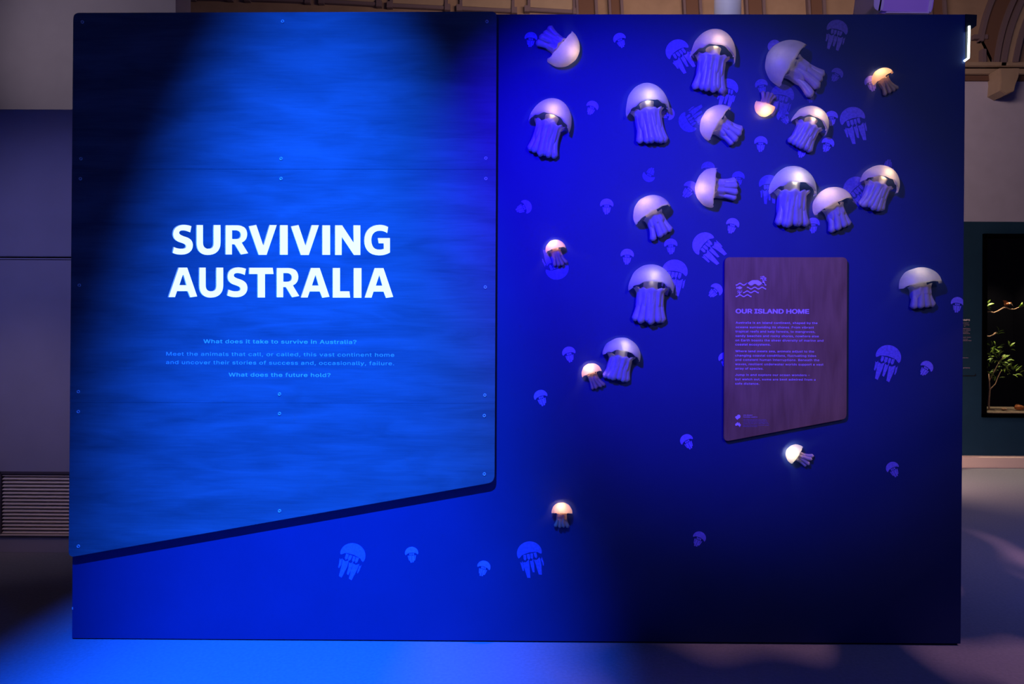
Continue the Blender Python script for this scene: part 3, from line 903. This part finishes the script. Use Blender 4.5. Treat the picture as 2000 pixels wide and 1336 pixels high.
obj('light_box_back', boxes([(pz(300, 600, YP)[0], pz(800, 600, YP)[0], YP + TS + 0.0045, YP0, pz(600, 600, YP)[1], pz(600, 425, YP)[1])]), M['plinth'], tp, local=False)
def screw_mesh():
    n = 20
    prof = [(0.0085, 0.0), (0.0080, 0.0022), (0.0062, 0.0030), (0.0040, 0.0012), (0.0036, 0.0004)]
    return loft([[(r * math.cos(2 * PI * j / n), -y, r * math.sin(2 * PI * j / n)) for j in range(n)] for r, y in prof], caps=False)
SM = screw_mesh(); SM.materials.append(M['screw'])
for p in SM.polygons: p.use_smooth = True
n = 12
SH = mesh([(0.0042 * math.cos(2 * PI * j / n), -0.0005, 0.0042 * math.sin(2 * PI * j / n)) for j in range(n)], [tuple(range(n))]); SH.materials.append(M['dark'])
for (x, y) in ((161, 43), (158, 310), (157, 349), (155, 557), (153, 765), (153, 804), (153, 1067), (552, 42), (549, 310), (549, 349), (546, 770), (546, 808), (546, 998),
               (951, 42), (949, 309), (949, 349), (948, 561), (947, 772), (946, 812), (946, 926)):
    s = sh1 if y < 330 else sh2 if y < 787 else sh3
    o = bpy.data.objects.new('screw', SM); COL.objects.link(o); o.parent = s
    o.location = at(x, y, YP)
    me = SH
    SMh = o

for (s, x0, x1, y, cap, b) in (('What does it take to survive in Australia?', 397.8, 696, 670.2, 10.3, .014), ('Meet the animals that call, or called, this vast continent home', 324.9, 770, 694.5, 10.0, 0),
        ('and uncover their stories of success and, occasionally, failure.', 324.4, 769.6, 711.0, 10.0, 0), ('What does the future hold?', 446.8, 645.3, 735.3, 10.3, .012)):
    text_line(s, x0, x1, y, YP, M['print_text'], tp, cap=cap, bold=b)

# ------------------------------------------------------------------ plaque
YK = -0.022
pq = thing('text_plaque', (at(1535, 845, YK).x, YK, at(1535, 845, YK).z), 'brown wooden text plaque with rounded corners and slanted bottom edge', 'plaque')
Q = [at(x, y, YK) for x, y in rounded([(1416, 502.5), (1655, 502.5), (1653.5, 818), (1414, 863)], [10, 10, 9, 11])]
obj('board', prism([(p.x, p.z) for p in Q], YK, -0.006, 0.001), M['plaque_wood'], pq, local=False)
obj('mounting_batten', boxes([(at(1450, 50, 0).x, at(1620, 50, 0).x, -0.0058, -0.0005, at(1450, y + 14, 0).z, at(1450, y, 0).z) for y in (540, 760)]), M['plinth'], pq, local=False)
text_line('OUR ISLAND HOME', 1437.2, 1579.7, 611.8, YK, M['plaque_text'], pq, cap=11.8, bold=0.030, space=1.0)
T = [('Australia is an island continent, shaped by the', 1437, 1596.4, 632.2), ('oceans surrounding its shores. From vibrant', 1437, 1589.4, 640.9), ('tropical reefs and kelp forests, to mangroves,', 1436.5, 1592, 649.3),
     ('sandy beaches and rocky shores, nowhere else', 1436.5, 1599, 658), ('on Earth boasts the sheer diversity of marine and', 1436.3, 1608, 666.5), ('coastal ecosystems.', 1436.3, 1505, 674.7),
     ('Where land meets sea, animals adjust to the', 1436.3, 1590, 687.8), ('changing coastal conditions, fluctuating tides', 1436, 1594, 696.3), ('and constant human interruptions. Beneath the', 1436, 1600, 704.6),
     ('waves, resilient underwater worlds support a vast', 1436, 1608, 713.2), ('array of species.', 1436, 1491, 721.7),
     ('Jump in and explore our ocean wonders \u2013', 1436, 1581.5, 734), ('but watch out, some are best admired from a', 1436, 1592.7, 742.7), ('safe distance.', 1436, 1482.8, 751.2)]
for s, x0, x1, y in T:
    text_line(s, x0, x1, y, YK, M['plaque_text'], pq, cap=5.8, bold=0.008)
text_line('Jelly Blubber', 1451.5, 1470, 811.6, YK, M['plaque_text'], pq, cap=2.3, bold=.01)
text_line('Catostylus mosaicus', 1451.5, 1479.5, 815.1, YK, M['plaque_text'], pq, cap=2.3, bold=.01)
for s, x1, y in (('Jelly blubbers are one of the most commonly', 1496.5, 819.8), ('seen coastal jellyfish along the east coast of', 1498, 822.4), ('Australia. When warm currents bring many together', 1500, 825.0),
        ('in blooms, they often appear in large numbers in the', 1501, 827.6), ('bays. Their frilly arms catch tiny animals and food', 1501.7, 830.9), ('drifting by in the water.', 1480, 833.6)):
    text_line(s, 1451.3, x1, y, YK, M['plaque_small'], pq, cap=1.7, bold=.01)
# icons
def icon(name, polys, lab=None):
    vs, fs = [], []
    for poly in polys:
        n = len(poly); b0 = len(vs)
        P = [at(x, y, YK) for x, y in poly]
        vs += [(p.x, YK - .0006, p.z) for p in P] + [(p.x, YK, p.z) for p in P]
        fs.append(tuple(range(b0, b0 + n)))
        fs += [(b0 + j, b0 + (j + 1) % n, b0 + n + (j + 1) % n, b0 + n + j) for j in range(n)]
    o = obj(name, fix(mesh(vs, fs)), M['plaque_text'], pq, local=False)
    if lab: o['label'] = lab
Z = 22.26
def ic(pts): return [(1430 + x / Z, 530 + y / Z) for x, y in pts]
def wavy(x0, x1, yc, ph, lw=24, lam=330, amp=38):
    n = int((x1 - x0) / 18)
    top, bot = [], []
    for k in range(n + 1):
        x = x0 + (x1 - x0) * k / n
        y = yc - amp * math.cos(2 * PI * (x - ph) / lam)
        top.append((x, y - lw)); bot.append((x, y + lw))
    return [ic([top[k], top[k + 1], bot[k + 1], bot[k]]) for k in range(n)]
hill = []
hx = [620 + 15 * k for k in range(53)]
tops = [(640, 525), (700, 490), (790, 430), (850, 395), (920, 382), (1080, 382), (1140, 395), (1210, 440), (1290, 500), (1380, 545), (1420, 560)]
def interp(x):
    for (a, b), (c_, d) in zip(tops, tops[1:]):
        if x <= c_: return b + (d - b) * max(0, x - a) / (c_ - a)
    return tops[-1][1]
for a, b in zip(hx, hx[1:]):
    wy = lambda x: 560 - 38 * math.cos(2 * PI * (x - 340) / 325)
    hill.append(ic([(a, interp(a)), (b, interp(b)), (b, max(interp(b) + 30, wy(b) + 20)), (a, max(interp(a) + 30, wy(a) + 20))]))
rr = random.Random(2)
tree = [ic([(1310, 560), (1330, 400), (1300, 340), (1330, 335), (1350, 400), (1400, 450), (1440, 560)])]
for (x, y) in ((1240, 240), (1265, 290), (1300, 230), (1340, 225), (1370, 215), (1320, 275), (1365, 275), (1330, 320), (1400, 300), (1440, 275), (1440, 320), (1470, 300), (1400, 345), (1450, 360), (1475, 390), (1425, 395), (1380, 385), (1290, 315), (1240, 320), (1390, 240)):
    s = 20
    tree.append(ic([(x - s, y), (x - 5, y - s), (x + s, y - 6), (x + s * .6, y + s), (x - s * .6, y + s * .7)]))
coral = [ic([(308, 1010), (306, 950), (210, 880), (225, 870), (312, 925), (318, 860), (332, 860), (334, 925), (425, 865), (440, 880), (340, 955), (340, 1010)])]
for (x, y) in ((250, 815), (240, 965), (285, 880), (340, 820), (370, 870), (415, 815), (420, 835), (300, 850), (260, 840), (390, 900)):
    s = 14
    coral.append(ic([(x - s, y), (x, y - s), (x + s, y), (x, y + s)]))
icon('wave_icon', wavy(155, 690, 560, 340, lam=325) + wavy(1290, 1480, 560, 1310, lam=325))
icon('island_icon', hill)
icon('wave_icon', wavy(640, 1475, 728, 980, lam=322))
icon('wave_icon', wavy(475, 1155, 893, 652, lam=322))
icon('wave_icon', wavy(155, 835, 1060, 340, lam=322))
icon('tree_icon', tree)
icon('coral_icon', coral)
icon('fish_icon', [ic([(175, 670), (240, 700), (275, 672), (330, 652), (380, 672), (445, 715), (385, 752), (330, 778), (275, 755), (240, 725), (175, 768), (195, 718)])])
j = lambda pts: [(1420 + x / 20, 795 + y / 20) for x, y in pts]
icon('jellyfish_icon', [j([(318, 385), (350, 355), (395, 345), (405, 310), (445, 295), (495, 305), (525, 350), (522, 400), (500, 430), (460, 440), (430, 475), (400, 495), (360, 465), (340, 430), (318, 410)])])
icon('map_icon', [j([(320, 660), (355, 640), (390, 605), (415, 595), (440, 600), (440, 630), (462, 640), (475, 600), (485, 600), (495, 640), (525, 670), (538, 700), (520, 745), (490, 760), (460, 745), (440, 715), (400, 712), (360, 730), (328, 735), (322, 700)]), j([(480, 768), (510, 768), (495, 790)])], 'small outline map of Australia')
flush_text()

# ------------------------------------------------------------------ raised jellyfish
SC = 1 / F_PX * (-CP.y)       # metres per photo pixel at the wall


def jellyfish(idx, px, py, W, th, Hb, L, lat, kind, warm, power, label, amber=False, notch=True):
    rr = random.Random(idx * 7 + 3)
    o = thing('jellyfish_lamp', at(px, py, 0), label, 'jellyfish lamp', 'raised glowing jellyfish on the blue wall', (0, math.radians(th), 0))
    k = SC * 0.99
    W *= k; Hb *= k; L *= k; lat *= k
    so = 0.010 + 0.07 * W         # gap between bell edge and the wall
    Dp = W * 0.36                 # relief
    mb = M['resin_glow'] if amber else M['resin']
    ma = mb if amber else M['resin_arm']
    big = kind == 'A'
    arch = (0.13 if big else 0.04) * W
    FM = math.radians(103 if big else 98)
    sk = rr.uniform(-.03, .03) * W
    ph = [rr.uniform(0, 6) for _ in range(6)]
    NP, NT = 44, 12
    rows = []
    def outline(phi):
        wob = 1 + 0.010 * math.sin(5 * phi + ph[0]) + 0.006 * math.sin(11 * phi + ph[1])
        return (W / 2 * math.sin(phi) * wob, Hb * math.cos(phi) * wob * (1.0 if math.cos(phi) > 0 else 0.55))
    def rim(phi):
        s = phi / FM
        inn = 0.86 if big else 0.95
        u = W / 2 * inn * math.sin(s * PI / 2)
        a = abs(s)
        if big:
            q = max(0.0, min(1.0, (a - .24) / .30)); q = q * q * (3 - 2 * q)
            base = arch + (0.045 * W - arch) * q - 0.06 * W * max(0.0, (a - .62) / .38)
        else:
            base = arch * (1 - a * a * 2.0)
        return (u, base + 0.006 * W * math.sin(9 * phi + ph[2]) + sk * s * .4)
    def depth(u, v):
        f = 1 - min(1, (2 * u / W) ** 2) - min(1, (max(v, 0) / Hb) ** 2)
        return so + Dp * max(0.0, f) ** 0.5
    for it in range(NT + 4):
        r = []
        for ip in range(NP + 1):
            phi = -FM + 2 * FM * ip / NP
            ou, ov = outline(phi); ru, rv = rim(phi)
            if it == 0:      # back edge of the outline, turned toward the wall
                r.append((ou * .985, -(so * 0.55), ov * .985))
            elif it <= NT + 1:
                t = ((it - 1) / NT)
                t = t ** 1.5 if t < 1 else 1
                u, v = ou + (ru - ou) * t, ov + (rv - ov) * t
                r.append((u, -depth(u, v), v))
            else:            # rim rolled inwards
                q = it - NT - 1
                u, v = ru, rv
                d = depth(u, v)
                r.append((u * (1 - .02 * q), -(d - (0.05 * W) * q * .9), v + 0.018 * W * (1 if q == 1 else 2.2)))
        rows.append(r)
    vs = [v for r in rows for v in r]
    n = NP + 1
    fs = [(a * n + b, a * n + b + 1, (a + 1) * n + b + 1, (a + 1) * n + b) for a in range(len(rows) - 1) for b in range(NP)]
    obj('bell', fix(mesh(vs, fs)), mb, o, smooth=True)
    # neck: half column behind the rim
    v_top, v_col = arch + .06 * W, (-0.01 * W if big else -0.04 * W)
    nw = (0.165 if big else 0.17) * W
    rings = []
    for i in range(9):
        t = i / 8
        v = v_top + (v_col - .05 * W - v_top) * t
        wv_ = nw * (1 - .12 * math.sin(PI * t)) * (1 + .15 * t * t)
        rings.append([(lat * .05 + wv_ * math.sin(a), -(so * .3 + Dp * .62 * max(0, math.cos(a)) ** .7), v) for a in [-PI / 2 + PI * j_ / 14 for j_ in range(15)]])
    obj('neck', loft(rings, caps=False, closed=False), mb, o, smooth=True)
    # collar: ruffled ring that flares out above the arms
    cw = (0.375 if big else 0.27) * W
    w0, w1, w2 = (0.25, 0.235, 0.30) if big else (0.185, 0.18, 0.25)
    if kind == 'C': w2 = 0.33
    ra = 0.085 * W
    rings = []
    nf = 11 if big else 8
    for q in range(15):
        t = q / 14 * (.66 if big else .50)
        flare = max(0.0, 1 - t / .12) ** 1.6
        hw = (w0 * (1 - t) ** 2 + 2 * w1 * t * (1 - t) + w2 * t * t) * W + ra * .55
        hw = hw + (cw - hw) * flare
        sink = 1 - .32 * max(0.0, (q - 9) / 5) ** 1.5
        ring = []
        for j_ in range(45):
            a = -PI / 2 + PI * j_ / 44
            ruf = max(0.0, 1 - t / .10)
            vv = v_col - t * (L + v_col) + 0.022 * W * math.sin(nf * a + ph[3]) * ruf + .03 * W * abs(math.sin(a)) ** 3 * ruf
            fl_ = 1 + (.03 + .07 * min(1, t * 2.2)) * math.sin(nf * a + ph[4])
            ring.append((hw * (1 - (1 - sink) * .35) * math.sin(a) * (1 + .02 * math.sin(nf * a)) + lat * t * t, -(so * .25 + Dp * (.84 - .42 * t) * sink * max(0, math.cos(a)) ** .6 * fl_), vv))
        rings.append(ring)
    back = []
    top = rings[0]
    inner = [(x * .80, y * .80, z - .012 * W) for x, y, z in top]
    obj('collar', loft([inner] + rings, caps=False, closed=False), ma, o, smooth=True)
    # arms
    na = 6 if big else 4
    order = [(-1 + 2 * i / (na - 1)) for i in range(na)]
    arms = [(f, 0) for f in order] + ([(-.42, 1), (.38, 1)] if big else [(.1, 1)])
    for (f, bk) in arms:
        pts, rad = [], []
        n_ = 13
        Lk = L * (1 - .05 * abs(f) + rr.uniform(-.035, .035)) * (.93 if bk else 1)
        jit = rr.uniform(-.04, .04) * W
        for i in range(n_):
            t = i / (n_ - 1)
            wf = (w0 * (1 - t) ** 2 + 2 * w1 * t * (1 - t) + w2 * t * t) * W
            v = v_col - .03 * L + (-Lk - v_col + .03 * L) * t
            u = f * wf + lat * t * t + jit * t * t + (.025 * W * f * math.sin(PI * t * 1.0)) * -1
            dd = so * .4 + Dp * (.60 - .36 * abs(f) ** 2) * (1 - .50 * t) * (.35 if bk else 1)
            r0 = (W * (.085 if big else .085)) * (0.72 + .42 * t)
            if t > .9: r0 *= math.sqrt(max(0.02, 1 - ((t - .9) / .105) ** 2))
            if t < .1: r0 *= .35 + 6.5 * t
            pts.append((u, dd, v)); rad.append(r0)
        rings = []
        for i, (u, dd, v) in enumerate(pts):
            a_, b_ = pts[max(i - 1, 0)], pts[min(i + 1, n_ - 1)]
            dx, dz = b_[0] - a_[0], b_[2] - a_[2]
            l_ = math.hypot(dx, dz) or 1
            nx, nz = -dz / l_, dx / l_
            ring = []
            for q in range(10):
                an = 2 * PI * q / 10
                c_, s_ = math.cos(an), math.sin(an)
                pinch = 1 + .10 * math.cos(3 * an)
                ring.append((u + nx * rad[i] * c_ * pinch, -max(0.002, dd + rad[i] * .9 * s_ * pinch), v + nz * rad[i] * c_ * pinch))
            rings.append(ring)
        obj('arm', loft(rings), ma, o, smooth=True)
    # the lamp inside
    l = bpy.data.lights.new('lamp', 'POINT')
    l.color, l.energy, l.shadow_soft_size = warm, power * (1.5 if big else 1.7 if kind == 'B' else 4.0), 0.006
    lo = bpy.data.objects.new('lamp', l)
    COL.objects.link(lo); lo.parent = o
    if big: lo.location = (0, -(so + Dp * .52), arch + .10 * W)
    else: lo.location = (-.05 * W, -(so * .9 + Dp * .30), Hb * .52)
    if not big or kind == 'C':
        pass
    return o


WA = (1.0, 0.66, 0.34)
WC = (1.0, 0.85, 0.55)
WO = (1.0, 0.50, 0.24)
J = [
 (1094, 96.5, 75, 130, 38, 46, 3, 'B', WA, .10, 'upside-down jellyfish lamp nearest the top left of the deep blue wall, arms pointing up left'),
 (1073, 246, 84, 17, 51, 65, 2, 'A', WA, .10, 'large pale jellyfish lamp nearest the title panel, leaning right'),
 (1263, 220, 85, -7, 54, 66, 6, 'A', WC, .10, 'large bluish jellyfish lamp left of and below the tallest top one, bell tipped left'),
 (1389, 116, 88, 8, 54, 68, 2, 'A', WA, .13, 'large cream jellyfish lamp highest in the top centre of the blue wall'),
 (1540.5, 132, 93, -58, 51, 70, -3, 'B', WC, .03, 'largest sideways jellyfish lamp at the top, bell facing upper left, flared arms'),
 (1721, 156, 43, -32, 20, 33, 2, 'C', WO, .055, 'small bright jellyfish lamp alone near the top right corner'),
 (1492, 208, 40, 197, 22, 27, -1, 'C', WO, .055, 'small bright upside-down jellyfish lamp, arms straight up'),
 (1400.5, 245.5, 76, -56, 35, 50, 0, 'B', WA, .10, 'mid-sized sideways jellyfish lamp under the topmost cream one'),
 (1576.5, 249, 73, 23, 39, 48, -4, 'A', WA, .13, 'mid-sized warm jellyfish lamp leaning right, below the largest sideways one'),
 (1389.5, 369, 77, -86, 34, 50, 0, 'B', WA, .10, 'jellyfish lamp turned fully on its side, arms pointing right'),
 (1272.5, 420, 76, -29, 37, 50, -3, 'B', WA, .12, 'pale jellyfish lamp tipped left, below the one lying fully on its side'),
 (1543.5, 377, 90, 2, 50, 69, 0, 'A', WC, .13, 'large upright jellyfish lamp with the broadest straight arms, above the plaque'),
 (1622, 404, 77, -25, 36, 50, -5, 'B', WA, .13, 'warm cream jellyfish lamp tipped left, touching the right of the broad upright one'),
 (1712, 364, 75, 18, 39, 50, -2, 'A', WA, .12, 'cream jellyfish lamp leaning right, the rightmost above the plaque'),
 (1085, 489, 40, -14, 20, 33, 4, 'C', WO, .06, 'small very bright jellyfish lamp on the left, overlapping a dark printed one'),
 (1269, 565, 88, 3, 48, 69, 0, 'A', WC, .07, 'large upright jellyfish lamp just left of the upper half of the plaque'),
 (1212, 695, 75, 11, 36, 50, -3, 'A', WC, .05, 'mid-sized pale jellyfish lamp lowest of the big ones, arms swept left'),
 (1155, 729, 40, -18, 20, 32, 5, 'C', WO, .06, 'small glowing jellyfish lamp beside the lowest mid-sized pale one'),
 (1791, 557, 79, -8, 34, 48, 0, 'B', WC, .06, 'cream jellyfish lamp alone right of the plaque near the wall edge'),
 (1552.5, 887, 40, -58, 20, 32, 3, 'C', WC, .05, 'small white sideways jellyfish lamp just under the slanted plaque edge'),
 (1097, 999, 41, 2, 19, 31, 0, 'C', WO, .05, 'small orange jellyfish lamp, the lowest of all, alone on the dark wall')]
for i, (x, y, W, th, Hb, L, lat, kind, warm, pw_, lab) in enumerate(J):
    jellyfish(i, x, y, W, th, Hb, L, lat, kind, warm, pw_, lab, amber=(warm == WO))

# ------------------------------------------------------------------ bracket with LED strip at the right corner
Yb = 0.05
bk = thing('corner_light', at(1886, 60, Yb), 'black bracket holding a bright bent LED strip at the wall corner', 'light')
obj('bracket', quad_prism([(1886, 27.5), (1908.5, 28.5), (1907.5, 50), (1896, 58), (1886, 62)], -0.004, 0.16, 0.001), M['black'], bk, local=False)
P = [at(x, y, -0.006) for x, y in ((1893, 51), (1892.5, 80), (1891.5, 113.5), (1883.5, 119))]
obj('led_tube', tube(P, [.0052] * 4, 8), M['led'], bk, local=False)
obj('backing_strip', quad_prism([(1886.5, 50), (1890, 50), (1889.5, 114), (1885.5, 117)], 0.0, 0.1), M['black'], bk, local=False)
